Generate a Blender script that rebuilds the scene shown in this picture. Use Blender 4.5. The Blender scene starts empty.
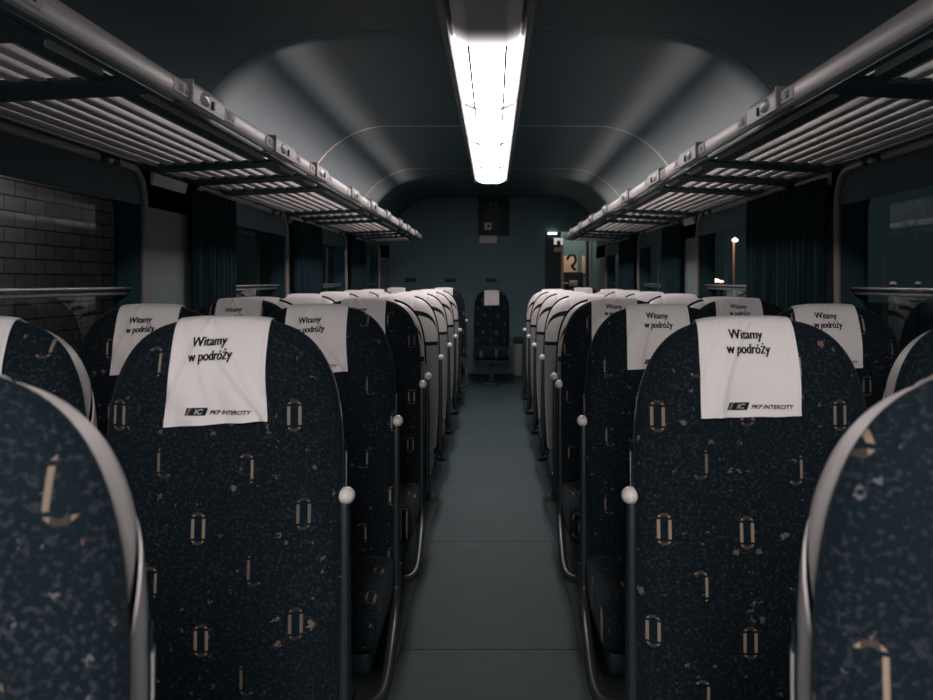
import bpy, bmesh, math, random
from mathutils import Vector, Matrix
C = bpy.context.scene.collection
SC = bpy.context.scene
PI = math.pi
H = 1.24                       # eye height
FPX = 945.0

# ------------------------------------------------------------------ helpers
def tag(o, label=None, cat=None, group=None, kind=None):
    if label: o['label'] = label
    if cat: o['category'] = cat
    if group: o['group'] = group
    if kind: o['kind'] = kind
    return o

def empty(name, loc=(0, 0, 0), rotz=0.0, **k):
    o = bpy.data.objects.new(name, None)
    C.objects.link(o)
    o.location = loc
    o.rotation_euler = (0, 0, rotz)
    o.empty_display_size = 0.1
    return tag(o, **k)

class MB:
    """collects shapes into one mesh"""
    def __init__(s):
        s.v, s.f = [], []
    def add(s, vs, fs):
        b = len(s.v)
        s.v += [tuple(p) for p in vs]
        s.f += [tuple(b + i for i in f) for f in fs]
        return s
    def box(s, x0, x1, y0, y1, z0, z1, bev=0.0):
        if bev <= 0:
            vs = [(x, y, z) for x in (x0, x1) for y in (y0, y1) for z in (z0, z1)]
            return s.add(vs, [(0, 1, 3, 2), (4, 6, 7, 5), (0, 4, 5, 1), (2, 3, 7, 6), (0, 2, 6, 4), (1, 5, 7, 3)])
        bm = bmesh.new()
        bmesh.ops.create_cube(bm, size=1.0)
        for v in bm.verts:
            v.co = ((x0 + x1) / 2 + v.co.x * (x1 - x0), (y0 + y1) / 2 + v.co.y * (y1 - y0), (z0 + z1) / 2 + v.co.z * (z1 - z0))
        bmesh.ops.bevel(bm, geom=bm.edges[:], offset=bev, segments=3, affect='EDGES', profile=0.5)
        bm.verts.index_update()
        s.add([v.co[:] for v in bm.verts], [[v.index for v in f.verts] for f in bm.faces])
        bm.free()
        return s
    def tube(s, pts, r, n=10, closed=False, caps=True, flat=1.0):
        pts = [Vector(p) for p in pts]
        m = len(pts)
        rs = r if isinstance(r, (list, tuple)) else [r] * m
        rings = []
        up0 = None
        for i, p in enumerate(pts):
            a = pts[(i - 1) % m] if (closed or i > 0) else p
            b = pts[(i + 1) % m] if (closed or i < m - 1) else p
            t = (b - a).normalized()
            if up0 is None:
                ref = Vector((0, 0, 1)) if abs(t.z) < 0.9 else Vector((0, 1, 0))
                up0 = (ref - t * ref.dot(t)).normalized()
            else:
                up0 = (up0 - t * up0.dot(t)).normalized()
            q = t.cross(up0)
            rings.append([p + (up0 * math.cos(2 * PI * k / n) + q * math.sin(2 * PI * k / n) * flat) * rs[i] for k in range(n)])
        vs = [v for rg in rings for v in rg]
        fs = []
        for i in range(m if closed else m - 1):
            j = (i + 1) % m
            for k in range(n):
                k2 = (k + 1) % n
                fs.append((i * n + k, i * n + k2, j * n + k2, j * n + k))
        if caps and not closed:
            fs.append(tuple(range(n))[::-1])
            fs.append(tuple((m - 1) * n + k for k in range(n)))
        return s.add(vs, fs)
    def lathe(s, prof, c=(0, 0, 0), n=16):
        vs, fs = [], []
        for r, z in prof:
            for k in range(n):
                a = 2 * PI * k / n
                vs.append((c[0] + r * math.cos(a), c[1] + r * math.sin(a), c[2] + z))
        for i in range(len(prof) - 1):
            for k in range(n):
                k2 = (k + 1) % n
                fs.append((i * n + k, i * n + k2, (i + 1) * n + k2, (i + 1) * n + k))
        fs.append(tuple(range(n))[::-1])
        fs.append(tuple((len(prof) - 1) * n + k for k in range(n)))
        return s.add(vs, fs)
    def grid(s, rows, closed_u=False, flip=False):
        n = len(rows[0])
        vs = [p for r in rows for p in r]
        fs = []
        for i in range(len(rows) - 1):
            for k in range(n if closed_u else n - 1):
                k2 = (k + 1) % n
                q = (i * n + k, i * n + k2, (i + 1) * n + k2, (i + 1) * n + k)
                fs.append(q[::-1] if flip else q)
        return s.add(vs, fs)
    def prism_y(s, prof, y0, y1, closed=True):
        """profile in (x,z) swept along y"""
        n = len(prof)
        vs = [(x, y0, z) for x, z in prof] + [(x, y1, z) for x, z in prof]
        fs = [(i, (i + 1) % n, n + (i + 1) % n, n + i) for i in range(n if closed else n - 1)]
        if closed:
            fs += [tuple(range(n))[::-1], tuple(range(n, 2 * n))]
        return s.add(vs, fs)
    def mesh(s, name, mat, smooth=True, angle=40):
        me = bpy.data.meshes.new(name)
        me.from_pydata(s.v, [], s.f)
        bm = bmesh.new(); bm.from_mesh(me)
        bmesh.ops.remove_doubles(bm, verts=bm.verts[:], dist=1e-5)
        bmesh.ops.recalc_face_normals(bm, faces=bm.faces[:])
        if smooth:
            ca = math.radians(angle)
            for f in bm.faces: f.smooth = True
            for e in bm.edges:
                if len(e.link_faces) == 2 and e.calc_face_angle(0) > ca: e.smooth = False
        bm.to_mesh(me); bm.free()
        if mat: me.materials.append(mat)
        return me
    def build(s, name, mat, parent=None, smooth=True, angle=40, **k):
        o = bpy.data.objects.new(name, s.mesh(name, mat, smooth, angle))
        C.objects.link(o)
        if parent is not None: o.parent = parent
        return tag(o, **k)

def copy_tree(o, parent=None):
    c = o.copy(); C.objects.link(c)
    if parent is not None: c.parent = parent
    for ch in KIDS.get(o.name, []):
        copy_tree(ch, c)
    return c
KIDS = {}
def index_kids():
    KIDS.clear()
    for o in bpy.data.objects:
        if o.parent: KIDS.setdefault(o.parent.name, []).append(o)

# ------------------------------------------------------------------ materials
def mat(name, col, rough=0.6, spec=0.3, metal=0.0, bump=0.0, bscale=200.0, var=0.0, vscale=6.0, sheen=0.0):
    m = bpy.data.materials.new(name); m.use_nodes = True
    nt = m.node_tree; b = nt.nodes['Principled BSDF']
    b.inputs['Base Color'].default_value = (*col, 1)
    b.inputs['Roughness'].default_value = rough
    b.inputs['Specular IOR Level'].default_value = spec
    b.inputs['Metallic'].default_value = metal
    if sheen:
        b.inputs['Sheen Weight'].default_value = sheen
        b.inputs['Sheen Tint'].default_value = (0.6, 0.8, 0.9, 1)
    tc = nt.nodes.new('ShaderNodeTexCoord')
    if bump:
        n = nt.nodes.new('ShaderNodeTexNoise'); n.inputs['Scale'].default_value = bscale
        n.inputs['Detail'].default_value = 3
        nt.links.new(tc.outputs['Object'], n.inputs['Vector'])
        bp = nt.nodes.new('ShaderNodeBump'); bp.inputs['Strength'].default_value = bump; bp.inputs['Distance'].default_value = 0.002
        nt.links.new(n.outputs['Fac'], bp.inputs['Height'])
        nt.links.new(bp.outputs['Normal'], b.inputs['Normal'])
    if var:
        n = nt.nodes.new('ShaderNodeTexNoise'); n.inputs['Scale'].default_value = vscale; n.inputs['Detail'].default_value = 5
        nt.links.new(tc.outputs['Object'], n.inputs['Vector'])
        mx = nt.nodes.new('ShaderNodeMix'); mx.data_type = 'RGBA'
        mx.inputs['A'].default_value = (*[c * (1 - var) for c in col], 1)
        mx.inputs['B'].default_value = (*[min(1, c * (1 + var)) for c in col], 1)
        nt.links.new(n.outputs['Fac'], mx.inputs['Factor'])
        nt.links.new(mx.outputs['Result'], b.inputs['Base Color'])
    return m

def emit(name, col, s):
    m = bpy.data.materials.new(name); m.use_nodes = True
    b = m.node_tree.nodes['Principled BSDF']
    b.inputs['Base Color'].default_value = (0.8, 0.8, 0.8, 1)
    b.inputs['Emission Color'].default_value = (*col, 1)
    b.inputs['Emission Strength'].default_value = s
    return m

class NT:
    """tiny math layer over a node tree"""
    def __init__(s, nt): s.nt = nt
    def m(s, op, *a):
        n = s.nt.nodes.new('ShaderNodeMath'); n.operation = op
        for i, x in enumerate(a):
            if isinstance(x, (int, float)): n.inputs[i].default_value = x
            else: s.nt.links.new(x, n.inputs[i])
        return n.outputs[0]
    def mix(s, fac, a, b):
        n = s.nt.nodes.new('ShaderNodeMix'); n.data_type = 'RGBA'
        for key, x in (('Factor', fac), ('A', a), ('B', b)):
            if isinstance(x, tuple): n.inputs[key].default_value = (*x, 1)
            elif isinstance(x, (int, float)): n.inputs[key].default_value = x
            else: s.nt.links.new(x, n.inputs[key])
        return n.outputs['Result']
    def vec(s, x, y, z=0.0):
        n = s.nt.nodes.new('ShaderNodeCombineXYZ')
        for i, q in enumerate((x, y, z)):
            if isinstance(q, (int, float)): n.inputs[i].default_value = q
            else: s.nt.links.new(q, n.inputs[i])
        return n.outputs[0]
    def white(s, v):
        n = s.nt.nodes.new('ShaderNodeTexWhiteNoise'); n.noise_dimensions = '2D'
        s.nt.links.new(v, n.inputs['Vector']); return n.outputs['Value']

def fabric(name, axis):
    """dark moquette: mottled ground, light flecks, gold long-octagon loops and half loops"""
    m = bpy.data.materials.new(name); m.use_nodes = True
    nt = m.node_tree; b = nt.nodes['Principled BSDF']; t = NT(nt)
    tc = nt.nodes.new('ShaderNodeTexCoord')
    oi = nt.nodes.new('ShaderNodeObjectInfo')
    sp = nt.nodes.new('ShaderNodeSeparateXYZ'); nt.links.new(tc.outputs['Object'], sp.inputs[0])
    X = sp.outputs['X']; Zc = sp.outputs[axis]
    rx = t.m('MULTIPLY', oi.outputs['Random'], 7.31)
    rz = t.m('MULTIPLY', oi.outputs['Random'], 17.77)
    x = t.m('ADD', X, rx); z = t.m('ADD', Zc, rz)
    v3 = t.vec(x, z, sp.outputs['Y'] if axis == 'Z' else sp.outputs['Z'])
    # mottled ground
    n1 = nt.nodes.new('ShaderNodeTexNoise'); n1.inputs['Scale'].default_value = 175; n1.inputs['Detail'].default_value = 2.5
    nt.links.new(v3, n1.inputs['Vector'])
    n2 = nt.nodes.new('ShaderNodeTexNoise'); n2.inputs['Scale'].default_value = 9; n2.inputs['Detail'].default_value = 2
    nt.links.new(v3, n2.inputs['Vector'])
    f1 = t.m('SMOOTH_MIN', 1.0, t.m('MAXIMUM', 0.0, t.m('MULTIPLY', t.m('SUBTRACT', n1.outputs['Fac'], 0.53), 9.0)), 0.05)
    f1 = t.m('MULTIPLY', f1, t.m('ADD', 0.3, n2.outputs['Fac']))
    col = t.mix(f1, (0.0032, 0.0098, 0.0132), (0.030, 0.032, 0.045))
    # light flecks
    def flecks(col, scale, size, keep, c):
        vo = nt.nodes.new('ShaderNodeTexVoronoi'); vo.inputs['Scale'].default_value = scale
        wa = nt.nodes.new('ShaderNodeVectorMath'); wa.operation = 'MULTIPLY_ADD'
        nt.links.new(n1.outputs['Color'], wa.inputs[0]); wa.inputs[1].default_value = (.022, .022, .022); nt.links.new(v3, wa.inputs[2])
        nt.links.new(wa.outputs[0], vo.inputs['Vector'])
        sc = nt.nodes.new('ShaderNodeSeparateColor'); nt.links.new(vo.outputs['Color'], sc.inputs[0])
        k = t.m('MULTIPLY', t.m('LESS_THAN', vo.outputs['Distance'], t.m('MULTIPLY', sc.outputs[1], size)), t.m('GREATER_THAN', sc.outputs[0], keep))
        return t.mix(t.m('MULTIPLY', k, 0.85), col, c)
    col = flecks(col, 60, 0.30, 0.78, (0.13, 0.125, 0.135))
    col = flecks(col, 34, 0.14, 0.86, (0.14, 0.13, 0.13))
    col = flecks(col, 35, 0.28, 0.90, (0.20, 0.145, 0.10))
    # loops
    PX, PZ = 0.172, 0.195
    def loops(col, ox, oz, half):
        px = t.m('ADD', t.m('DIVIDE', x, PX), ox); pz = t.m('ADD', t.m('DIVIDE', z, PZ), oz)
        ix = t.m('FLOOR', px); iz = t.m('FLOOR', pz)
        r = t.white(t.vec(ix, iz)); r2 = t.white(t.vec(iz, t.m('ADD', ix, 31.0)))
        lx = t.m('MULTIPLY', t.m('SUBTRACT', t.m('SUBTRACT', px, ix), 0.5), PX)
        lz = t.m('MULTIPLY', t.m('SUBTRACT', t.m('SUBTRACT', pz, iz), 0.5), PZ)
        lx = t.m('ADD', lx, t.m('MULTIPLY', t.m('SUBTRACT', r, 0.5), 0.03))
        lz = t.m('ADD', lz, t.m('MULTIPLY', t.m('SUBTRACT', r2, 0.5), 0.03))
        ax = t.m('ABSOLUTE', lx); az = t.m('ABSOLUTE', lz)
        d = t.m('MAXIMUM', t.m('MAXIMUM', t.m('SUBTRACT', ax, 0.0100), t.m('SUBTRACT', az, 0.0265)),
                t.m('MULTIPLY', t.m('SUBTRACT', t.m('ADD', ax, az), 0.030), 0.707))
        ring = t.m('LESS_THAN', t.m('ABSOLUTE', d), 0.0028)
        inner = t.m('LESS_THAN', d, 0.0)
        if half:   # keep one upright and one cap
            sg = t.m('SIGN', t.m('SUBTRACT', r, 0.5)); sg2 = t.m('SIGN', t.m('SUBTRACT', r2, 0.5))
            keep = t.m('MAXIMUM', t.m('GREATER_THAN', t.m('MULTIPLY', lx, sg), 0.008), t.m('GREATER_THAN', t.m('MULTIPLY', lz, sg2), 0.021))
            ring = t.m('MULTIPLY', ring, keep)
        else:
            col = t.mix(t.m('MULTIPLY', inner, 0.75), col, (0.004, 0.013, 0.018))
        gap = t.m('GREATER_THAN', t.m('ABSOLUTE', t.m('SUBTRACT', az, 0.0195)), 0.0022)
        ring = t.m('MULTIPLY', ring, gap)
        up = t.m('GREATER_THAN', ax, 0.0072)
        tan = t.mix(up, (0.09, 0.066, 0.052), (0.44, 0.335, 0.245))
        amt = t.m('ADD', 0.35, t.m('MULTIPLY', r2, 0.5))
        return t.mix(t.m('MULTIPLY', ring, amt), col, tan)
    col = loops(col, 0.0, 0.0, False)
    col = loops(col, 0.5, 0.5, True)
    nt.links.new(col, b.inputs['Base Color'])
    b.inputs['Roughness'].default_value = 0.85
    b.inputs['Specular IOR Level'].default_value = 0.15
    b.inputs['Sheen Weight'].default_value = 0.04
    b.inputs['Sheen Roughness'].default_value = 0.5
    b.inputs['Sheen Tint'].default_value = (0.6, 0.8, 0.95, 1)
    bp = nt.nodes.new('ShaderNodeBump'); bp.inputs['Strength'].default_value = 0.25; bp.inputs['Distance'].default_value = 0.001
    nt.links.new(n1.outputs['Fac'], bp.inputs['Height']); nt.links.new(bp.outputs['Normal'], b.inputs['Normal'])
    return m

M = {}
M['fab'] = fabric('moquette_upright', 'Z')
M['fabc'] = fabric('moquette_cushion', 'Y')
M['shell'] = mat('pale_plastic', (0.66, 0.62, 0.61), 0.45, 0.35, bump=0.05, bscale=600)
M['panel'] = mat('grey_plastic', (0.30, 0.31, 0.32), 0.5, 0.3)
M['core'] = mat('black_core', (0.006, 0.018, 0.023), 0.7, 0.2)
M['cover'] = mat('white_cotton', (0.88, 0.84, 0.83), 0.85, 0.1, bump=0.15, bscale=900, sheen=0.1)
M['ink'] = mat('dark_print', (0.008, 0.012, 0.016), 0.6, 0.2)
M['paleink'] = mat('pale_print', (0.45, 0.43, 0.43), 0.6, 0.2)
M['cap'] = mat('white_cap_plastic', (0.80, 0.76, 0.72), 0.35, 0.4)
M['arm'] = mat('dark_arm_plastic', (0.018, 0.028, 0.032), 0.4, 0.4)
M['rail'] = mat('seat_rail_metal', (0.03, 0.033, 0.036), 0.35, 0.45)
M['base'] = mat('seat_base_paint', (0.015, 0.035, 0.043), 0.5, 0.3)
M['ceil'] = mat('ceiling_laminate', (0.064, 0.118, 0.138), 0.5, 0.2)
M['wall'] = mat('wall_laminate', (0.195, 0.235, 0.245), 0.5, 0.3, var=0.08)
M['endwall'] = mat('end_wall_laminate', (0.115, 0.205, 0.232), 0.5, 0.25, var=0.06)
M['seam'] = mat('seam_strip_painted_lit', (0.70, 0.70, 0.70), 0.4, 0.5)  # pale colour painted in for the light the farther strips catch
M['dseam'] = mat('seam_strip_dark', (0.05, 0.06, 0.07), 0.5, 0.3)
M['frame'] = mat('window_frame_metal', (0.30, 0.27, 0.25), 0.4, 0.4)
M['reveal'] = mat('window_gasket_rubber', (0.014, 0.050, 0.064), 0.6, 0.15)
M['sash'] = mat('sash_bar_metal', (0.45, 0.45, 0.46), 0.3, 0.5, metal=0.7)
M['curtain'] = mat('curtain_cloth', (0.013, 0.033, 0.041), 0.9, 0.1, bump=0.3, bscale=500)
M['rack'] = mat('rack_aluminium', (0.76, 0.70, 0.69), 0.42, 0.45, metal=0.15)
M['rackd'] = mat('rack_dark_metal', (0.022, 0.070, 0.088), 0.45, 0.4)
M['lampbox'] = mat('lamp_box_plastic', (0.34, 0.32, 0.31), 0.4, 0.4)
M['lens'] = mat('lamp_lens', (0.85, 0.83, 0.82), 0.25, 0.5)
M['plate'] = mat('number_plate', (0.70, 0.66, 0.65), 0.5, 0.3)
M['house'] = mat('light_housing', (0.10, 0.105, 0.11), 0.45, 0.4)
M['joint'] = mat('joint_plastic', (0.20, 0.195, 0.195), 0.6, 0.1)
M['black'] = mat('black_plastic', (0.010, 0.020, 0.025), 0.45, 0.35)
M['grey'] = mat('grey_paint', (0.25, 0.26, 0.26), 0.5, 0.3)
M['tan'] = mat('tan_panel', (0.60, 0.45, 0.33), 0.55, 0.3, var=0.1, vscale=3)
M['white'] = mat('white_paint', (0.75, 0.73, 0.72), 0.5, 0.3)
LC = (1.0, 0.915, 0.905)
M['lit'] = emit('lit_diffuser', LC, 8.0); M['litside'] = emit('lit_diffuser_side', LC, 6.0)
M['litb'] = emit('lit_diffuser_rear_boosted', LC, 46.0); M['litbside'] = emit('lit_diffuser_rear_boosted_side', LC, 24.0)  # unseen rear panels, strength raised above the far ones to brighten seat fronts
M['unlit'] = mat('unlit_diffuser', (0.42, 0.40, 0.40), 0.35, 0.4)
M['lamp_glow'] = emit('lamp_glow', (1.0, 0.62, 0.40), 3.0)
M['signlit'] = emit('backlit_sign', (1.0, 0.93, 0.9), 0.3)
M['faint_glow'] = emit('faint_glow', (1.0, 0.62, 0.42), 0.16)
M['strip_glow'] = emit('strip_glow', (1.0, 0.95, 0.92), 2.0)

def leak_mat():  # painted glow ramp stands in for light leaking from the lit panel
    m = mat('unlit_diffuser_painted_leak', (0.42, 0.40, 0.40), 0.35, 0.4)
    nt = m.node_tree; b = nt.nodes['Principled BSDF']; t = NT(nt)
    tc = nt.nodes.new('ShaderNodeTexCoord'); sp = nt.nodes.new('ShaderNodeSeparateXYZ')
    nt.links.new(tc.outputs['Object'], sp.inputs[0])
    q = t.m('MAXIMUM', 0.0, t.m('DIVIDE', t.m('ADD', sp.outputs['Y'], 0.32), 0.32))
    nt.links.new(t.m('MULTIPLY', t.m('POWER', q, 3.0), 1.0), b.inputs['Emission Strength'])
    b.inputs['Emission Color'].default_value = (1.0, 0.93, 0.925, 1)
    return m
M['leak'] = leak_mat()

def floor_mat():
    m = mat('floor_vinyl', (0.16, 0.175, 0.175), 0.62, 0.12, bump=0.2, bscale=180)
    nt = m.node_tree; b = nt.nodes['Principled BSDF']; t = NT(nt)
    tc = nt.nodes.new('ShaderNodeTexCoord'); sp = nt.nodes.new('ShaderNodeSeparateXYZ')
    nt.links.new(tc.outputs['Object'], sp.inputs[0])
    n = nt.nodes.new('ShaderNodeTexNoise'); n.inputs['Scale'].default_value = 7; n.inputs['Detail'].default_value = 8; n.inputs['Roughness'].default_value = 0.65
    nt.links.new(tc.outputs['Object'], n.inputs['Vector'])
    n2 = nt.nodes.new('ShaderNodeTexNoise'); n2.inputs['Scale'].default_value = 260; n2.inputs['Detail'].default_value = 2
    nt.links.new(tc.outputs['Object'], n2.inputs['Vector'])
    f = t.m('ADD', t.m('MULTIPLY', n.outputs['Fac'], 0.6), t.m('MULTIPLY', n2.outputs['Fac'], 0.4))
    col = t.mix(f, (0.026, 0.044, 0.049), (0.084, 0.122, 0.130))
    yy = t.m('SUBTRACT', sp.outputs['Y'], 3.18 - 1.32 * 6)
    fr = t.m('FRACT', t.m('DIVIDE', yy, 1.32))
    edge = t.m('LESS_THAN', t.m('MINIMUM', fr, t.m('SUBTRACT', 1.0, fr)), 0.0045)
    col = t.mix(t.m('MULTIPLY', edge, 0.9), col, (0.004, 0.007, 0.008))
    nt.links.new(col, b.inputs['Base Color'])
    return m
M['floor'] = floor_mat()

def glass_mat():
    m = bpy.data.materials.new('window_glass'); m.use_nodes = True
    nt = m.node_tree; nt.nodes.clear()
    out = nt.nodes.new('ShaderNodeOutputMaterial')
    tr = nt.nodes.new('ShaderNodeBsdfTransparent'); tr.inputs[0].default_value = (0.72, 0.78, 0.80, 1)
    gl = nt.nodes.new('ShaderNodeBsdfGlossy'); gl.inputs['Roughness'].default_value = 0.02; gl.inputs['Color'].default_value = (0.8, 0.85, 0.9, 1)
    lw = nt.nodes.new('ShaderNodeLayerWeight'); lw.inputs['Blend'].default_value = 0.5
    t = NT(nt)
    fac = t.m('ADD', 0.035, t.m('MULTIPLY', t.m('POWER', lw.outputs['Facing'], 5.0), 0.75))
    mx = nt.nodes.new('ShaderNodeMixShader')
    nt.links.new(fac, mx.inputs[0]); nt.links.new(tr.outputs[0], mx.inputs[1]); nt.links.new(gl.outputs[0], mx.inputs[2])
    nt.links.new(mx.outputs[0], out.inputs[0])
    return m
M['glass'] = glass_mat()

def brick_mat():
    m = mat('station_brick', (0.2, 0.18, 0.17), 0.85, 0.1)
    nt = m.node_tree; b = nt.nodes['Principled BSDF']; t = NT(nt)
    tc = nt.nodes.new('ShaderNodeTexCoord'); sp = nt.nodes.new('ShaderNodeSeparateXYZ')
    nt.links.new(tc.outputs['Object'], sp.inputs[0])
    br = nt.nodes.new('ShaderNodeTexBrick')
    nt.links.new(t.vec(sp.outputs['Y'], sp.outputs['Z'], 0.0), br.inputs['Vector'])
    br.inputs['Color1'].default_value = (0.26, 0.23, 0.22, 1); br.inputs['Color2'].default_value = (0.17, 0.16, 0.155, 1)
    br.inputs['Mortar'].default_value = (0.04, 0.042, 0.045, 1)
    br.inputs['Scale'].default_value = 1.0; br.inputs['Mortar Size'].default_value = 0.008
    br.inputs['Brick Width'].default_value = 0.36; br.inputs['Row Height'].default_value = 0.13
    nt.links.new(br.outputs['Color'], b.inputs['Base Color'])
    return m
M['brick'] = brick_mat()

# ------------------------------------------------------------------ text
_fcache = {}
def text_mesh(body, size, shear=0.0, offset=0.0):
    """flat filled lettering as (verts, faces) centred on the origin in its own x,y"""
    cu = bpy.data.curves.new('t', 'FONT')
    cu.body = body; cu.size = size; cu.shear = shear; cu.offset = offset
    cu.align_x = 'CENTER'; cu.align_y = 'CENTER'; cu.resolution_u = 4
    o = bpy.data.objects.new('t', cu); C.objects.link(o)
    dg = bpy.context.evaluated_depsgraph_get()
    me = bpy.data.meshes.new_from_object(o.evaluated_get(dg))
    vs = [v.co.copy() for v in me.vertices]; fs = [tuple(p.vertices) for p in me.polygons]
    bpy.data.objects.remove(o); bpy.data.curves.remove(cu); bpy.data.meshes.remove(me)
    if vs:
        x0 = min(v.x for v in vs); x1 = max(v.x for v in vs); y0 = min(v.y for v in vs); y1 = max(v.y for v in vs)
        c = Vector(((x0 + x1) / 2, (y0 + y1) / 2, 0))
        vs = [v - c for v in vs]
        return vs, fs, x1 - x0, y1 - y0
    return vs, fs, 0, 0
def fit_text(body, width, height, shear=0.0, off=0.0):
    vs, fs, w, h = text_mesh(body, 1.0, shear, off)
    return [Vector((v.x * width / w, v.y * height / h, 0)) for v in vs], fs

# ------------------------------------------------------------------ seat
ZT, Z0, NN, PW = 1.168, 0.83, 3.3, 0.2255
def tt(z, zt): return max(0.0, min(1.0, (z - Z0) / (zt - Z0)))
def halfw(z, W=PW, zt=ZT):
    w = W
    if z < 0.70: w = W * (1 - 0.05 * ((0.70 - z) / 0.3) ** 2)
    t = tt(z, zt)
    return w * max(0.0, 1 - t ** NN) ** (1 / NN)
def rec(z): return 0.06 * (z - 0.83)
def yf(x, z):                       # front of the pad
    w = max(1e-6, halfw(z)); u = min(1.0, abs(x) / w)
    S = max(0, 1 - u ** 3.2) ** 0.5 * max(0, 1 - tt(z, ZT) ** 5) ** 0.5
    S *= min(1.0, max(0.0, (z - 0.40) / 0.05)) ** 0.5
    lum = 0.010 * math.exp(-((z - 0.62) / 0.14) ** 2) + 0.008 * math.exp(-((z - 1.06) / 0.08) ** 2)
    return rec(z) - 0.02 - (0.055 + lum) * S
SW, SZT = 0.2195, 1.160
def yb(x, z):                       # back of the shell
    w = max(1e-6, halfw(z, SW, SZT)); u = min(1.0, abs(x) / w)
    D = 0.118 * max(0, 1 - tt(z, SZT) ** 3.2) ** (1 / 2.6)
    return rec(z) - 0.012 + D * max(0, 1 - u ** 4.5) ** (1 / 3.2)
def zrows(z0, zt, n1, n2):
    r = [z0 + (Z0 - z0) * i / n1 for i in range(n1)]
    return r + [Z0 + (zt - Z0) * math.sin(PI / 2 * i / n2) ** 0.75 for i in range(n2 + 1)]
def us(n):
    return [-math.cos(PI * i / n) for i in range(n + 1)]

def pad_mesh():
    mb = MB(); rows_f, rows_b = [], []
    U = [math.copysign(abs(u) ** 0.8, u) for u in us(28)]
    for z in zrows(0.40, ZT - 1e-5, 16, 26):
        w = halfw(z)
        rows_f.append([(u * w, yf(u * w, z), z) for u in U])
        rows_b.append([(u * w, rec(z) - 0.02 + 0.012 * max(0, 1 - abs(u) ** 4) ** 0.5 * max(0, 1 - tt(z, ZT) ** 4), z) for u in U])
    mb.grid(rows_f); mb.grid(rows_b, flip=True)
    n = len(U)
    a = len(rows_f) * n
    mb.f.append(tuple(list(range(n)) + [a + i for i in range(n - 1, -1, -1)]))
    return mb.mesh('backrest', M['fab'], angle=70)

def shell_bm(scale=1.0, z_lo=0.36):
    rows = []
    for z in zrows(z_lo, SZT - 1e-5, 18, 26):
        w = halfw(z, SW, SZT)
        row = []
        for i in range(41):
            th = PI * i / 40
            u = math.copysign(abs(math.cos(th)) ** 0.42, math.cos(th))
            x = u * w
            y0 = rec(z) - 0.012
            D = 0.118 * max(0, 1 - tt(z, SZT) ** 3.2) ** (1 / 2.6)
            y = y0 + D * abs(math.sin(th)) ** 0.55
            row.append((x * scale, y0 + (y - y0) * scale - (1 - scale) * 0.0, z if scale == 1 else Z0 + (z - Z0) * scale))
        rows.append(row)
    mb = MB(); mb.grid(rows)
    bm = bmesh.new()
    vs = [bm.verts.new(v) for v in mb.v]
    for f in mb.f:
        try: bm.faces.new([vs[i] for i in f])
        except ValueError: pass
    bmesh.ops.remove_doubles(bm, verts=bm.verts[:], dist=1e-5)
    bmesh.ops.recalc_face_normals(bm, faces=bm.faces[:])
    return bm
SEAM_N = Vector((0, -1.35, 1)).normalized()
def seam_co(off): return Vector((0, -0.012, 0.925)) + SEAM_N * off
def bm_to_mesh(bm, name, mt, solid=0.0025):
    geom = bm.faces[:]
    # give the sheet a thickness inwards
    if solid:
        bmesh.ops.recalc_face_normals(bm, faces=bm.faces[:])
        ext = bmesh.ops.solidify(bm, geom=geom, thickness=solid)
    for f in bm.faces: f.smooth = True
    for e in bm.edges:
        if len(e.link_faces) == 2 and e.calc_face_angle(0) > 0.9: e.smooth = False
    me = bpy.data.meshes.new(name); bm.to_mesh(me); bm.free(); me.materials.append(mt)
    return me
def cut(bm, co, no):
    bmesh.ops.bisect_plane(bm, geom=bm.verts[:] + bm.edges[:] + bm.faces[:], plane_co=co, plane_no=no, clear_outer=True)
def make_shells():
    up = shell_bm(); cut(up, seam_co(0.010), -SEAM_N)
    lo = shell_bm(); cut(lo, seam_co(-0.010), SEAM_N); 
    pn = shell_bm(1.025); cut(pn, Vector((0, 0, 0.905)), Vector((0, 0, 1))); cut(pn, Vector((0, 0.046, 0)), Vector((0, -1, 0)))
    gp = shell_bm(1.02); cut(gp, Vector((0, 0, 0.925)), Vector((0, 0, 1))); cut(gp, Vector((0, 0, 0.903)), Vector((0, 0, -1))); cut(gp, Vector((0, 0.046, 0)), Vector((0, -1, 0)))
    co = shell_bm(0.975, 0.37)
    return (bm_to_mesh(up, 'upper_shell', M['shell']), bm_to_mesh(lo, 'lower_shell', M['shell']),
            bm_to_mesh(pn, 'lower_panel', M['panel'], 0.002), bm_to_mesh(gp, 'panel_gap', M['core'], 0.002), bm_to_mesh(co, 'inner_frame', M['core'], 0))

# head covers: two ways of hanging
def wrinkle(x, z, v):
    if v == 'A':
        q = x - 0.0
        w = 0.0035 * math.exp(-((q * 0.80 + (z - 1.055) * 0.62 - 0.030) / 0.007) ** 2) * (1 if z < 1.10 else 0.3)
        w += 0.0030 * math.exp(-((q * 0.85 + (z - 1.03) * 0.55 - 0.055) / 0.006) ** 2)
        w += 0.0030 * math.exp(-((q * 0.93 - (z - 1.06) * 0.40 + 0.062) / 0.008) ** 2)
        w += 0.0022 * math.exp(-((q * 0.90 + (z - 1.02) * 0.30 + 0.01) / 0.010) ** 2)
        w += 0.0025 * math.sin(x * 70 + z * 30) * max(0, min(1, (1.10 - z) / 0.08))
    elif v == 'B':
        w = 0.0038 * math.exp(-((x * 0.93 + 0.045 - (z - 1.05) * 0.30 - 0.6 * (z - 1.07) ** 2 * 3) / 0.008) ** 2)
        w += 0.0026 * math.exp(-((x * 0.9 + 0.070 - (z - 1.10) * 0.35) / 0.007) ** 2)
        w += 0.0016 * math.sin(x * 45 - z * 20) * max(0, min(1, (1.12 - z) / 0.08))
    else:
        w = 0.0012 * math.sin(x * 55 + z * 25)
    return w
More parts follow.
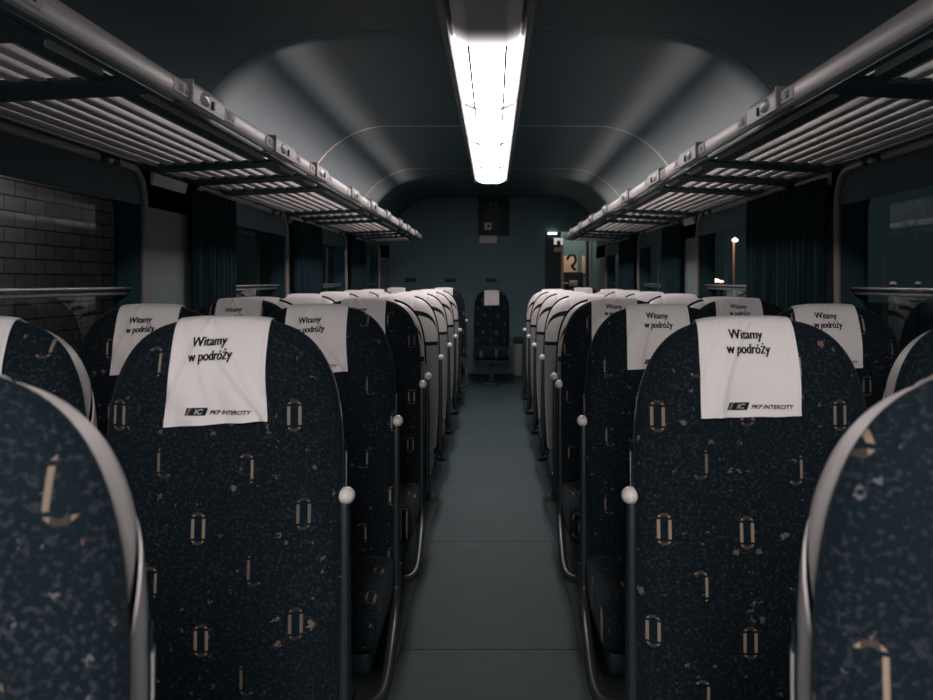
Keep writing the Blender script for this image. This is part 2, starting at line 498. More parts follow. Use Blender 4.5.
def hem(x, zrel, hw):
    e = 0.0
    for d in (hw - abs(x), zrel):
        if d < 0.011: e += 0.0022
    return e
CV = {'A': (0.000, 0.0915, 0.977), 'B': (-0.017, 0.092, 0.990), 'P': (0.0, 0.093, 0.985)}
def cover_y(x, z, v):
    cx, hw, zb = CV[v]
    return yf(x, z) - 0.0055 - 1.8 * wrinkle(x - cx, z, v) - hem(x - cx, z - zb, hw)
def cover_mesh(v):
    cx, hw, zb = CV[v]
    cols = []
    nx = 56
    for i in range(nx + 1):
        s = -1 + 2 * i / nx
        col = []
        nz = 52
        def xf(z):
            fl = 1.0
            if v == 'A': fl = 0.965 + 0.075 * max(0, (1.10 - z) / 0.12) ** 1.6 + (0.02 * max(0, (1.00 - z) / 0.02) if s > 0.8 else 0)
            if v == 'B': fl = 1.0 - 0.05 * max(0, (z - 1.06) / 0.11) ** 1.5 * (1 if s < 0 else 0.6)
            return cx + s * hw * fl
        zb_i = zb + (0.006 * s if v == 'A' else 0.002 * s) + 0.0004 * math.sin(9 * s)
        xt = xf(ZT)
        ztx = Z0 + (ZT - Z0) * (1 - (abs(xt) / PW) ** NN) ** (1 / NN)
        for k in range(nz + 1):
            q = k / nz
            z = zb_i + (ztx - 0.0006 - zb_i) * (1 - (1 - q) ** 1.8)
            x = xf(z)
            col.append((x, cover_y(x, z, v), z + 0.0045 * max(0, (z - 1.10) / 0.07) ** 2))
        sx = SZT and Z0 + (SZT - Z0) * (1 - (abs(xt) / SW) ** NN) ** (1 / NN)
        col.append((xt, rec(ztx) - 0.018, ztx + 0.0058))
        for k in range(16):
            q = k / 15
            z = sx - 0.0012 - (sx - 1.085) * q ** 1.7
            col.append((xt, yb(xt, z) + 0.0045, z + 0.0050 * max(0, (z - 1.10) / 0.07) ** 2))
        cols.append(col)
    mb = MB(); mb.grid(cols)
    bm = bmesh.new(); vs = [bm.verts.new(p) for p in mb.v]
    for f in mb.f: bm.faces.new([vs[i] for i in f])
    bmesh.ops.recalc_face_normals(bm, faces=bm.faces[:])
    return bm_to_mesh(bm, 'head_cover', M['cover'], 0.0018)

def print_on_cover(v):
    cx, hw, zb = CV[v]
    if v == 'A':
        items = [('Witamy', -0.016, 1.126, 0.062, 0.0225, 4), ('w podróży', -0.013, 1.1005, 0.079, 0.0255, 4)]
        lg = (0.006, 1.000, -0.5)
    else:
        items = [('Witamy', -0.002, 1.138, 0.062, 0.0225, -1), ('w podróży', 0.000, 1.1125, 0.080, 0.0255, -1)]
        lg = (0.018, 1.010, 0.0)
    ink = MB(); pale = MB(); emb = MB(); comp = MB()
    def put(mb, vs, fs, px, pz, rot, lift=0.0022):
        c, s = math.cos(math.radians(rot)), math.sin(math.radians(rot))
        out = []
        for q in vs:
            x = px + q.x * c - q.y * s; z = pz + q.x * s + q.y * c
            out.append((x, cover_y(x, z, v) - lift, z))
        mb.add(out, fs)
    for body, px, pz, w, h, rot in items:
        vs, fs = fit_text(body, w, h, 0.16 if v == 'A' else 0.04, 0.002)
        for bx in (-.0008, -.0004, 0.0, .0004, .0008): put(ink, vs, fs, px + cx + bx, pz, rot, .0022 + abs(bx) * .2)
    # emblem: slanted dark block with pale letters, then the company wording
    def quad(x0, x1, z0, z1, sh=0.35):
        n = 8
        vs = []
        for i in range(n + 1):
            x = x0 + (x1 - x0) * i / n
            vs += [Vector((x + sh * z0, z0, 0)), Vector((x + sh * z1, z1, 0))]
        return vs, [(2 * i, 2 * i + 2, 2 * i + 3, 2 * i + 1) for i in range(n)]
    lx, lz, rot = lg
    vs, fs = quad(-0.0600, -0.0225, -0.0070, 0.0070); put(emb, vs, fs, lx + cx, lz, rot)
    for a in (-0.0565, -0.0535):
        vs, fs = quad(a, a + 0.0010, -0.0070, 0.0070, 0.55); put(pale, vs, fs, lx + cx, lz, rot, 0.0030)
    vs, fs = fit_text('IC', 0.016, 0.0095, 0.3, 0.03)
    put(pale, [q + Vector((-0.0365, 0, 0)) for q in vs], fs, lx + cx, lz, rot, 0.0030)
    vs, fs = fit_text('PKP INTERCITY', 0.077, 0.0078, 0.3, 0.03)
    put(comp, [q + Vector((0.0215, -0.001, 0)) for q in vs], fs, lx + cx, lz, rot)
    return ink.mesh('greeting_text', M['ink'], False), pale.mesh('emblem_lettering', M['paleink'], False), emb.mesh('emblem', M['ink'], False), comp.mesh('company_text', M['ink'], False)

def cushion_mesh():
    mb = MB(); rows = []
    y0, y1 = -0.045, -0.50
    for j in range(29):
        a = 2 * PI * j / 28
        cy = (y0 + y1) / 2 + (y0 - y1) / 2 * math.copysign(abs(math.cos(a)) ** 0.45, math.cos(a))
        cz = 0.395 + 0.075 * math.copysign(abs(math.sin(a)) ** 0.6, math.sin(a))
        row = []
        for i in range(25):
            u = -math.cos(PI * i / 24)
            k = max(0, 1 - abs(u) ** 6) ** (1 / 4)
            zz = 0.395 + (cz - 0.395) * (0.35 + 0.65 * k) + (0.012 * abs(u) ** 3 if cz > 0.41 else 0)
            yy = (y0 + y1) / 2 + (cy - (y0 + y1) / 2) * (0.9 + 0.1 * k)
            row.append((0.228 * u, yy, zz))
        rows.append(row)
    mb.grid(rows)
    n = 25
    mb.f.append(tuple(j * n for j in range(28))); mb.f.append(tuple(j * n + n - 1 for j in range(28))[::-1])
    return mb.mesh('cushion', M['fabc'], angle=60)

def arm_meshes(sx):
    X = 0.228 * sx
    post = MB()
    rows = []
    for z, hx, hy in ((0.335, 0.010, 0.022), (0.50, 0.011, 0.022), (0.65, 0.0105, 0.019), (0.812, 0.0095, 0.015), (0.822, 0.008, 0.013)):
        rows.append([(X + hx * math.copysign(abs(math.cos(a)) ** 0.6, math.cos(a)), -0.018 + hy * math.copysign(abs(math.sin(a)) ** 0.6, math.sin(a)), z) for a in [2 * PI * k / 16 for k in range(16)]])
    post.grid(rows, closed_u=True); post.f.append(tuple(range(16))); post.f.append(tuple(range(64, 80)))
    cap = MB(); rows = []
    for i in range(13):
        th = -0.42 * PI + (0.92 * PI) * i / 12
        z = 0.834 + 0.0165 * math.sin(th); r = max(1e-4, math.cos(th))
        rows.append([(X + 0.017 * r * math.cos(2 * PI * k / 18) + 0.003 * sx, -0.020 + 0.022 * r * math.sin(2 * PI * k / 18), z) for k in range(18)])
    cap.grid(rows, closed_u=True); cap.f.append(tuple(range(18)))
    rail = MB()
    path = [(X, -0.018, 0.42), (X, -0.03, 0.345), (X + 0.004 * sx, -0.10, 0.300), (X + 0.010 * sx, -0.25, 0.268), (X + 0.012 * sx, -0.38, 0.232), (X + 0.002 * sx, -0.45, 0.215), (X - 0.03 * sx, -0.475, 0.21), (X - 0.08 * sx, -0.48, 0.215)]
    # smooth path
    P = [Vector(p) for p in path]; S = []
    for i in range(len(P) - 1):
        a, b, c, d = P[max(0, i - 1)], P[i], P[i + 1], P[min(len(P) - 1, i + 2)]
        for k in range(5):
            s = k / 5
            S.append(0.5 * ((2 * b) + (c - a) * s + (2 * a - 5 * b + 4 * c - d) * s * s + (3 * b - a - 3 * c + d) * s ** 3))
    S.append(P[-1])
    rail.tube(S, 0.015, 10)
    return post.mesh('armrest', M['arm'], angle=60), cap.mesh('armrest_cap', M['cap'], angle=60), rail.mesh('side_rail', M['rail'], angle=60)

def base_mesh():
    mb = MB()
    mb.box(-0.205, 0.205, -0.44, 0.06, 0.27, 0.325, 0.01)
    mb.box(-0.03, 0.03, -0.36, 0.02, 0.03, 0.28, 0.012)
    mb.box(-0.10, 0.10, -0.42, 0.06, 0.006, 0.035, 0.01)
    mb.box(-0.19, 0.19, -0.02, 0.05, 0.30, 0.42, 0.01)
    return mb.mesh('seat_base', M['base'])

ME = {}
ME['pad'] = pad_mesh()
ME['up'], ME['lo'], ME['pn'], ME['gap'], ME['core'] = make_shells()
ME['cush'] = cushion_mesh(); ME['base'] = base_mesh()
for v in 'ABP': ME['cov' + v] = cover_mesh(v)
for v in 'AB': ME['ink' + v], ME['pale' + v], ME['emb' + v], ME['comp' + v] = print_on_cover(v)
ME[1] = arm_meshes(1); ME[-1] = arm_meshes(-1)

def part(name, me, parent, **k):
    o = bpy.data.objects.new(name, me); C.objects.link(o); o.parent = parent
    return tag(o, **k)

def make_seat(arm, cover):
    r = empty('train_seat')
    part('backrest', ME['pad'], r)
    part('cushion', ME['cush'], r)
    part('upper_shell', ME['up'], r, label='pale plastic upper shell')
    part('lower_shell', ME['lo'], r, label='pale plastic lower shell')
    part('lower_panel', ME['pn'], r, label='grey lower back panel')
    part('panel_seam', ME['gap'], r)
    part('inner_frame', ME['core'], r)
    part('seat_base', ME['base'], r)
    c = part('head_cover', ME['cov' + cover], r, label='white cotton head cover')
    if cover in 'AB':
        part('greeting_text', ME['ink' + cover], c)
        part('emblem', ME['emb' + cover], c)
        part('company_text', ME['comp' + cover], c)
        part('emblem_lettering', ME['pale' + cover], c)
    if arm:
        a = part('armrest', ME[arm][0], r, label='folded-up dark armrest')
        part('armrest_cap', ME[arm][1], a, label='white rounded cap')
        part('side_rail', ME[arm][2], r)
    return r

protos = {}
def seat(arm, cover, x, y, rot, label, group, sc=1.0):
    key = (arm, cover)
    if key not in protos:
        o = protos[key] = make_seat(arm, cover); index_kids()
    else:
        o = copy_tree(protos[key])
    o.location = (x, y, 0 if y < 11 else -.0055); o.rotation_euler = (0, 0, rot); o.scale = (sc, sc, sc)
    tag(o, label, 'seat', group)
    return o

AX, WX = 0.500, 0.986
ROWS = [(0, .805, 0), (1, 1.81, 0), (2, 2.765, 0), (3, 3.735, 0), (4, 4.005, 1), (5, 5.00, 1), (6, 5.955, 1), (7, 6.90, 1), (8, 7.82, 1)]
ORD = ['nearest', 'second', 'third', 'fourth', 'fifth', 'sixth', 'seventh', 'eighth', 'ninth', 'tenth']
G1, G2 = 'patterned seats facing the camera', 'seats turned away showing pale shells'
for r, y, away in ROWS:
    for side in (-1, 1):
        sname = 'left' if side < 0 else 'right'
        for kind in ('aisle', 'window'):
            if kind == 'window' and r == 0: continue
            arm = 0
            if kind == 'aisle':
                arm = (1 if side < 0 else -1) * (-1 if away else 1)
            cover = 'P' if away else ('A' if side < 0 else 'B')
            x = side * (AX if kind == 'aisle' else WX)
            if away:
                lab = f'pale-shelled seat turned away, {kind} seat in the {sname} block, {ORD[r]} row from the camera'
            else:
                extra = {0: 'cropped at the edge', 1: 'with printed white cover'}.get(r, 'with white cover')
                lab = f'dark patterned seat facing the camera {extra}, {sname} block, {kind} seat, {ORD[r]} row'
            if r == 0 and side < 0: x -= .018
            seat(arm, cover, x, y, PI if away else 0.0, lab, G2 if away else G1)
seat(1, 'P', -AX, 9.72, 0, 'dark seat facing the camera beyond the pale shells, aisle seat of left block, tenth row', G1)
seat(0, 'P', -WX, 9.72, 0, 'dark seat facing the camera beyond the pale shells, window seat of left block, tenth row', G1)
seat(0, 'P', 0.93, 9.72, 0, 'dark seat facing the camera in front of the lit doorway, far end', G1)
seat(0, 'P', -0.012, 11.6, 0, 'single dark seat at the end of the aisle below the wall display', None, 0.965)

# ------------------------------------------------------------------ coach shell
XW, Y0, Y1 = 1.385, -8.2, 12.65
CZ = H + 1.12
def cprof(n=14):
    r = [(XW, H + 0.30)]
    for i in range(n + 1):
        th = PI / 2 * (1 - i / n)
        r.append((0.75 + 0.635 * math.sin(th), H + 0.45 + 0.67 * math.cos(th)))
    return r
half = cprof()
prof = half + [(-x, z) for x, z in half[::-1]]
def ceil_part(pr, name, m, label):
    mb = MB()
    mb.grid([[(x, y, z) for x, z in pr] for y in (Y0, Y1)])
    mb.grid([[(x * 1.03, y, z + 0.04) for x, z in pr] for y in (Y0, Y1)])   # outer roof skin gives it thickness
    mb.build(name, m, kind='structure', label=label, cat='ceiling')
ceil_part(prof, 'ceiling', M['ceil'], 'dark coach ceiling curving down at both sides')
MB().box(-XW - .1, XW + .1, Y0, 14.2, -0.08, 0).build('floor', M['floor'], kind='structure', label='grey vinyl coach floor with cross seams', cat='floor')
for sx, nm in ((-1, 'left'), (1, 'right')):
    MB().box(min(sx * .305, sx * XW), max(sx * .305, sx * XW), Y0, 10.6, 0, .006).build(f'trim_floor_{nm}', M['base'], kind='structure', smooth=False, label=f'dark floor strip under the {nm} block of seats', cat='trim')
k = 0
for d in (4.25, 6.83, 9.41, 12.0):
    k += 1
    mb = MB()
    rows = []
    for dy, off in ((-0.006, 0.0), (-0.004, -0.0012), (0.004, -0.0012), (0.006, 0.0)):
        rows.append([(x * (1 + off / XW * (1 if abs(x) > .75 else 0)), d + dy, z + off * (1 if abs(x) < 1.3 else .2)) for x, z in prof[1:-1]])
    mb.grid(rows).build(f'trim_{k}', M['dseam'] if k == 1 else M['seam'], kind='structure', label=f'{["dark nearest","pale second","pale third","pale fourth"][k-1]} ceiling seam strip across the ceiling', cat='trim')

# windows: far edges at 3.76 + 2.58 k
WP, WW, WZ0, WZ1, WR = 2.58, 1.96, 0.82, 1.672, 0.13
WINS = [3.765 + WP * i for i in range(-1, 4)]
def rrect(ya, yb_, za, zb_, r, n=8):
    pts = []
    for cy, cz, a0 in ((yb_ - r, zb_ - r, 0), (ya + r, zb_ - r, 90), (ya + r, za + r, 180), (yb_ - r, za + r, 270)):
        for i in range(n + 1):
            a = math.radians(a0 + 90 * i / n)
            pts.append((cy + r * math.cos(a), cz + r * math.sin(a)))
    return pts
def wall_side(sx, name):
    bm = bmesh.new()
    edges = []
    def loop(pts):
        vs = [bm.verts.new((sx * XW, y, z)) for y, z in pts]
        for i in range(len(vs)): edges.append(bm.edges.new((vs[i], vs[(i + 1) % len(vs)])))
    ye = Y1
    loop([(Y0, 0), (ye, 0), (ye, H + 0.32), (ye, H + 0.5), (Y0, H + 0.5)])
    for yfar in WINS: loop(rrect(yfar - WW, yfar, WZ0, WZ1, WR))
    bmesh.ops.triangle_fill(bm, use_beauty=True, use_dissolve=False, edges=edges)
    me = bpy.data.meshes.new(name); bm.to_mesh(me); bm.free(); me.materials.append(M['wall'])
    o = bpy.data.objects.new(name, me); C.objects.link(o)
    return tag(o, f'grey laminate {name[5:]} side wall with rounded windows', 'wall', None, 'structure')
wall_side(-1, 'wall_left'); wall_side(1, 'wall_right')

wn = 0
for sx in (-1, 1):
    for i, yfar in enumerate(WINS):
        wn += 1
        ya, yb_ = yfar - WW, yfar
        w = empty(f'window_{wn}', (0, 0, 0), kind='structure', cat='window', label=f'rounded coach window in the {"left" if sx<0 else "right"} wall, {ORD[i]} from the camera')
        lp = rrect(ya, yb_, WZ0, WZ1, WR)
        MB().tube([(sx * (XW - 0.004), y, z) for y, z in rrect(ya - .005, yb_ + .005, WZ0 - .005, WZ1 + .005, WR)], 0.014, 8, closed=True).build('frame', M['frame'], w)
        lp2 = rrect(ya + .03, yb_ - .03, WZ0 + .03, WZ1 - .055, WR)
        mb = MB()
        mb.grid([[(sx * XW, y, z) for y, z in lp], [(sx * (XW + .085), y, z) for y, z in lp2], [(sx * (XW + .105), y, z) for y, z in lp2]], closed_u=True)
        mb.build('gasket', M['reveal'], w)
        MB().add([(sx * (XW + .088), y, z) for y, z in lp2], [tuple(range(len(lp2)))]).build('pane', M['glass'], w, smooth=False)
        mb = MB().box(min(sx * (XW + .05), sx * (XW + .09)), max(sx * (XW + .05), sx * (XW + .09)), ya + .03, yb_ - .03, 1.185, 1.202, .004)
        mb.box(min(sx * (XW + .035), sx * (XW + .09)), max(sx * (XW + .035), sx * (XW + .09)), ya + .03, yb_ - .03, 1.206, 1.217, .004)
        mb.build('sash_bar', M['sash'], w)
        # a small reflection-catching latch at the head of the sash
        MB().box(min(sx * (XW + .03), sx * (XW + .07)), max(sx * (XW + .03), sx * (XW + .07)), yb_ - .62, yb_ - .50, WZ1 - .10, WZ1 - .08, .006).build('latch', M['sash'], w)

# pale caps at the head of the wall panels between the windows
for sx in (-1, 1):
    for i, yfar in enumerate(WINS[1:3]):
        MB().prism_y([(sx * (XW - .004), WZ1 + .012), (sx * (XW - .022), WZ1 + .004), (sx * (XW - .012), WZ1 - .040), (sx * (XW - .002), WZ1 - .040)], yfar + .07, yfar + .48).build(f'trim_{5 + i + (0 if sx < 0 else 2)}', M['cover'], kind='structure', label=f'pale trim cap over the {["first","second"][i]} wall panel, {"left" if sx<0 else "right"} wall', cat='trim')

# coat hooks on the window heads
hk = 0
def hook(sx, y):
    r = empty('coat_hook', (sx * (XW - .018), y, WZ1 + .005))
    mb = MB().box(-.008, .008, -.026, .026, -.016, .012, .004); mb.build('hook_plate', M['black'], r)
    for dy in (-.014, .014):
        MB().tube([(-sx * .006, dy, .006), (-sx * .03, dy, .004), (-sx * .045, dy, -.005), (-sx * .046, dy, -.02), (-sx * .036, dy, -.028)], .005, 8).build('hook', M['black'], r)
    return r
for sx in (-1, 1):
    for i, yfar in enumerate(WINS[1:]):
        r = hook(sx, yfar - 0.42)
        tag(r, f'black coat hook over the {["first","second","third","fourth"][i]} window of the {"left" if sx<0 else "right"} wall', 'coat hook', 'coat hooks above the windows')

# curtains
def curtain(sx, y0, y1, label):
    mb = MB(); rows = []
    n = max(24, int((y1 - y0) / 0.012))
    for z, am, pinch in ((1.655, .010, .0), (1.60, .014, .0), (1.4, .018, .012), (1.15, .019, .02), (0.95, .020, .025), (0.72, .022, .02)):
        row = []
        for i in range(n + 1):
            q = i / n
            y = y0 + pinch + (y1 - y0 - 2 * pinch) * q
            ph = (y1 - y0) * q / 0.075 * 2 * PI
            row.append((sx * (XW - .042 + am * math.sin(ph) + .004 * math.sin(ph * 2.3 + z * 3)), y, z))
        rows.append(row)
    mb.grid(rows)
    o = mb.build('curtain', M['curtain'], None, angle=80)
    md = o.modifiers.new('thick', 'SOLIDIFY'); md.thickness = 0.004
    return tag(o, label, 'curtain', 'window curtains')
curtain(-1, 4.26, 4.96, 'dark pleated curtain beside the pale pillar, first on the left wall')
curtain(-1, 6.42, 7.42, 'dark pleated curtain behind the second window, left wall')
curtain(-1, 8.98, 9.95, 'dark pleated curtain past the third window, left wall')
curtain(1, 3.80, 4.96, 'wide dark curtain between the two nearest windows, right wall')
curtain(1, 6.76, 7.42, 'dark pleated curtain past the second window, right wall')
curtain(1, 8.98, 9.95, 'dark pleated curtain past the third window, right wall')

# end wall with the doorway on the right
DX0, DZ = 0.70, H + 0.66
mb = MB()
mb.box(-XW - .05, DX0, Y1, Y1 + .05, 0, CZ + .05)
mb.box(DX0, XW + .05, Y1, Y1 + .05, DZ, CZ + .05)
mb.build('wall_end', M['endwall'], kind='structure', smooth=False, label='grey end wall of the coach saloon', cat='wall')
YV = 13.75
mb = MB()
mb.box(-0.2, 1.75, YV, YV + .05, 0, 2.4)
mb.box(0.40, 0.45, Y1 + .05, YV, 0, 2.4)
mb.box(1.70, 1.75, Y1 + .05, YV, 0, 2.4)
mb.box(0.4, 1.75, Y1 + .05, YV, 2.3, 2.4)
mb.build('wall_vestibule', M['endwall'], kind='structure', smooth=False, label='grey walls of the lit vestibule behind the doorway', cat='wall')
MB().box(XW, 1.75, Y1, 14.2, -0.08, 0).build('floor_vestibule', M['floor'], kind='structure', label='vestibule floor beyond the doorway', cat='floor')
L = bpy.data.lights.new('vestibule_lamp', 'AREA'); L.energy = 5.5; L.color = (1, .80, .66); L.size = .5
lo = bpy.data.objects.new('vestibule_lamp', L); C.objects.link(lo); lo.location = (1.1, 13.25, 2.27)

def px(x, y, d):
    return (0.01 + (x - 493.5) * d / FPX, d, H - (y - 281) * d / FPX)
# door leaf (dark glazed, slid half way)
dr = empty('sliding_door', (DX0, Y1, 0), label='dark glazed sliding door half open beside the lit vestibule', cat='door')
x1 = px(561, 0, Y1)[0] - DX0
mb = MB()
mb.box(0, .035, .01, .045, 0, DZ); mb.box(x1 - .03, x1, .01, .045, 0, DZ); mb.box(.035, x1 - .03, .01, .045, DZ - .12, DZ); mb.box(.035, x1 - .03, .01, .045, 0, .25)
mb.build('door_frame', M['black'], dr)
MB().box(.035, x1 - .03, .022, .03, .25, DZ - .12).build('door_panel', M['base'], dr)
MB().box(x1 + .002, x1 + .03, .0, .05, 0, DZ - .17).build('door_jamb', M['tan'], dr, label='pale lit jamb')
# small glow strip, pictogram sign, label over the doorway
a = px(548, 234.3, Y1 - .03); b = px(557, 232.3, Y1 - .03)
MB().box(a[0], b[0], Y1 - .035, Y1 - .005, a[2], b[2]).build('indicator_lamp', M['strip_glow'], label='thin white lit strip above the doorway', cat='lamp')
def plate(name, xa, ya, xb, yb2, d, mt, label, cat, th=.018):
    p, q = px(xa, yb2, d), px(xb, ya, d)
    r = empty(name, (p[0], d, p[2]), label=label, cat=cat)
    MB().box(0, q[0] - p[0], 0, th, 0, q[2] - p[2], .002).build('panel', mt, r)
    return r, q[0] - p[0], q[2] - p[2]
s, w, h = plate('pictogram_sign', 554, 238, 563, 244.5, Y1 - .015, M['signlit'], 'small white square pictogram sign above the sliding door', 'sign')
MB().box(w * .32, w * .72, -.003, .002, 0, h * .6).build('pictogram', M['black'], s, label='dark square pictogram')
s, w, h = plate('door_label', 554, 247.5, 563, 252, Y1 - .015, M['tan'], 'small tan label strip under the pictogram sign', 'sign')
# vestibule contents
d = 13.35
cab = empty('vestibule_cabinet', (px(565, 0, d)[0], d, 0), label='dark cabinet standing in the lit vestibule', cat='cabinet')
w = px(583, 0, d)[0] - px(565, 0, d)[0]
zt = px(0, 272, d)[2]
MB().box(0, w, 0, .3, 0, zt, .01).build('body', M['black'], cab)
MB().box(.06, w - .08, -.012, .002, zt - .20, zt - .12, .004).build('label_panel', M['tan'], cab)
MB().box(-.03, .04, -.05, -.01, zt - .17, zt - .15, .004).build('handle', M['white'], cab)
mb = MB()
pts = [px(568, 262, d), px(570, 258, d), px(574, 257, d), px(576.5, 260, d), px(576, 265, d), px(573, 268, d), px(575, 271, d), px(577, 272.5, d)]
P = [Vector(p) for p in pts]; S = []
for i in range(len(P) - 1):
    a_, b_, c_, d_ = P[max(0, i - 1)], P[i], P[i + 1], P[min(len(P) - 1, i + 2)]
    for q in range(5):
        t_ = q / 5
        S.append(0.5 * ((2 * b_) + (c_ - a_) * t_ + (2 * a_ - 5 * b_ + 4 * c_ - d_) * t_ * t_ + (3 * b_ - a_ - 3 * c_ + d_) * t_ ** 3))
mb.tube([p + Vector((0, .15, .035)) for p in S], .020, 10)
mb.build('bent_tap', M['black'], label='dark bent pipe rising from the vestibule cabinet', cat='pipe')
p, q = px(563.5, 272.5, YV - .02), px(577.5, 256, YV - .02)
bd_ = empty('wall_board', (p[0], YV - .02, p[2] - .3), label='tan board on the vestibule wall behind the bent pipe', cat='board')
MB().box(0, q[0] - p[0], 0, .018, 0, q[2] - p[2] + .3, .004).build('board_face', M['tan'], bd_)
p, q = px(582, 274, YV - .02), px(585.5, 256, YV - .02)
bd_ = empty('wall_strip', (p[0], YV - .02, p[2]), label='narrow upright tan strip on the vestibule wall', cat='strip')
MB().box(0, q[0] - p[0], 0, .018, 0, q[2] - p[2], .004).build('strip_face', M['tan'], bd_)
p = px(587.5, 0, d)
MB().tube([(p[0], d, 0), (p[0], d, 2.3)], .022, 10).build('grab_pole', M['black'], label='dark vertical pole in the vestibule', cat='pole')
p = px(591.5, 0, Y1 + .25)
MB().tube([(p[0], Y1 + .25, 0), (p[0], Y1 + .25, 2.3)], .014, 10).build('grab_pole', M['tan'], label='tan vertical pole at the right edge of the doorway', cat='pole')

# end wall fittings
def end_box():
    d = Y1 - .07
    p, q = px(478.5, 235, d), px(509, 197, d)
    r = empty('wall_display', (p[0], d, p[2]), label='dark display cabinet mounted high on the end wall', cat='display')
    w, h = q[0] - p[0], q[2] - p[2]
    MB().box(0, w, 0, .07, 0, h, .008).build('case', M['black'], r)
    MB().box(w * .14, w * .80, -.004, .004, h * .12, h * .88, .003).build('front_panel', M['base'], r)
    x0, z0, s2 = w * .38, h * .66, .085
    fr = MB()
    for bx in ((x0, x0 + s2, z0, z0 + .008), (x0, x0 + s2, z0 + s2, z0 + s2 + .008), (x0, x0 + .008, z0, z0 + s2), (x0 + s2 - .008, x0 + s2, z0, z0 + s2 + .008)):
        fr.box(bx[0], bx[1], -.008, -.003, bx[2], bx[3])
    fr.build('square_outline', M['grey'], r)
    st = MB().box(w * .20, w * .42, -.007, -.003, h * .14, h * .32); st.build('sticker', M['white'], r)
    MB().box(w * .28, w * .38, -.009, -.006, h * .20, h * .27).build('sticker_mark', M['black'], r)
    p2, q2 = px(479.5, 243, d), px(497, 235.4, d)
    MB().box(p2[0] - p[0], q2[0] - p[0], .04, .07, p2[2] - p[2], -.002).build('lower_plate', M['plate'], r, label='pale plate hanging below the case')
end_box()
for xa, lab in ((405, 'small dark slot plate on the end wall by the left wall'), (445, 'small dark slot plate on the end wall over the dark aisle seat'), (486, 'small dark slot plate on the end wall above the single seat')):
    p, q = px(xa, 281.8, Y1 - .015), px(xa + 11, 278.2, Y1 - .015)
    r = empty('wall_plate', (p[0], Y1 - .015, p[2]), label=lab, cat='wall plate')
    MB().box(0, q[0] - p[0], 0, .014, 0, q[2] - p[2], .004).build('plate', M['black'], r)
bn = empty('waste_bin', (0.335, 12.45, 0), label='grey waste bin with dark lid right of the single end seat', cat='bin')
MB().box(-.055, .055, -.10, .15, 0, .42, .012).build('bin_body', M['grey'], bn)
MB().box(-.058, .058, -.105, .155, .42, .50, .012).build('bin_lid', M['black'], bn)

# ------------------------------------------------------------------ ceiling light
cl = empty('ceiling_light', (-0.018, 4.26, CZ), label='long fluorescent strip light along the middle of the ceiling', cat='ceiling light')
PNL = 1.525
def diff(y0, y1, name, mt, endcap=False, side=None, **k):
    mb = MB()
    pr = [(-.150, -.004), (-.143, -.030), (-.084, -.056), (.084, -.056), (.143, -.030), (.150, -.004)]
    ys = [y0 + .006, y1 - .006]
    rows = [[(x, y, z) for x, z in pr] for y in ys]
    if endcap: rows[-1] = [(x, ys[1] - .05, z) for x, z in pr]; rows.append([(x * .80, ys[1] - .01, z * .75 - .002) for x, z in pr]); rows.append([(x * .72, ys[1], -.003) for x, z in pr])
    mb.grid(rows)
    o = mb.build(name, mt, cl, angle=20, **k)
    if side:
        o.data.materials.append(side)
        for p in o.data.polygons:
            if abs(p.normal.x) > 0.3: p.material_index = 1
    return o
for i in range(-8, 4):
    lit = (i >= 0) or (i <= -4)
    diff(i * PNL, (i + 1) * PNL, 'diffuser', (M['lit'] if i >= 0 else M['litb']) if lit else (M['leak'] if i == -1 else M['unlit']), i == 3, (M['litside'] if i >= 0 else M['litbside']) if lit else None, label='glowing white diffuser' if lit else 'unlit grey diffuser')
hy0, hy1 = -8 * PNL, 4 * PNL + .02
hm = MB()
for sx in (-1, 1):
    hm.prism_y([(sx * .152, 0.0), (sx * .154, -.020), (sx * .170, -.036), (sx * .184, -.036), (sx * .200, -.022), (sx * .206, 0.0)], hy0, hy1)
hm.box(-.152, .152, hy0, hy1, -.003, .002)
hm.build('housing', M['house'], cl)
dm = MB()
for i in range(1, 4):
    y = i * PNL
    pr = [(-.150, -.004), (-.144, -.031), (-.085, -.057), (.085, -.057), (.144, -.031), (.150, -.004)]
    po = [(-.150, -.004), (-.150, -.044), (-.087, -.072), (.087, -.072), (.150, -.044), (.150, -.004)]
    for q in (-.012, .012): dm.grid([[(x, y + q, z) for x, z in pr], [(x, y + q, z) for x, z in po]])
    dm.grid([[(x, y - .012, z) for x, z in po], [(x, y + .012, z) for x, z in po]])
    dm.build('joint_strip', M['joint'], cl); dm = MB()
for x in (-.086, .086):
    MB().box(x - .0055, x + .0055, .01, 4 * PNL - .06, -.060, -.052).build('facet_joint', M['joint'], cl)
gm = MB().box(-.204, .204, 4 * PNL + .02, 4 * PNL + .36, -.012, .002, .005); gm.build('end_plate', M['house'], cl)

# added area lights beside the fixture make two bright streaks along each cove
def side_beam(sx, ang, spread, power, z):
    Lb = bpy.data.lights.new('added_cove_beam', 'AREA'); Lb.shape = 'RECTANGLE'
    Lb.size = 5.9; Lb.size_y = .012; Lb.energy = power; Lb.color = (1, .54, .48); Lb.spread = math.radians(spread)
    ob = bpy.data.objects.new('added_cove_beam', Lb); C.objects.link(ob)
    ob.location = (-.018 + sx * .212, 7.35, CZ + z)
    d_ = Vector((sx * math.cos(math.radians(ang)), 0, math.sin(math.radians(ang))))
    zax = -d_; xax = Vector((0, 1, 0)); yax = zax.cross(xax)
    ob.rotation_euler = Matrix((xax, yax, zax)).transposed().to_euler()
for sx in (-1, 1):
    side_beam(sx, -15, 25, 14.5, -.030)
    side_beam(sx, -0.4, 7.5, 2.4, -.020)

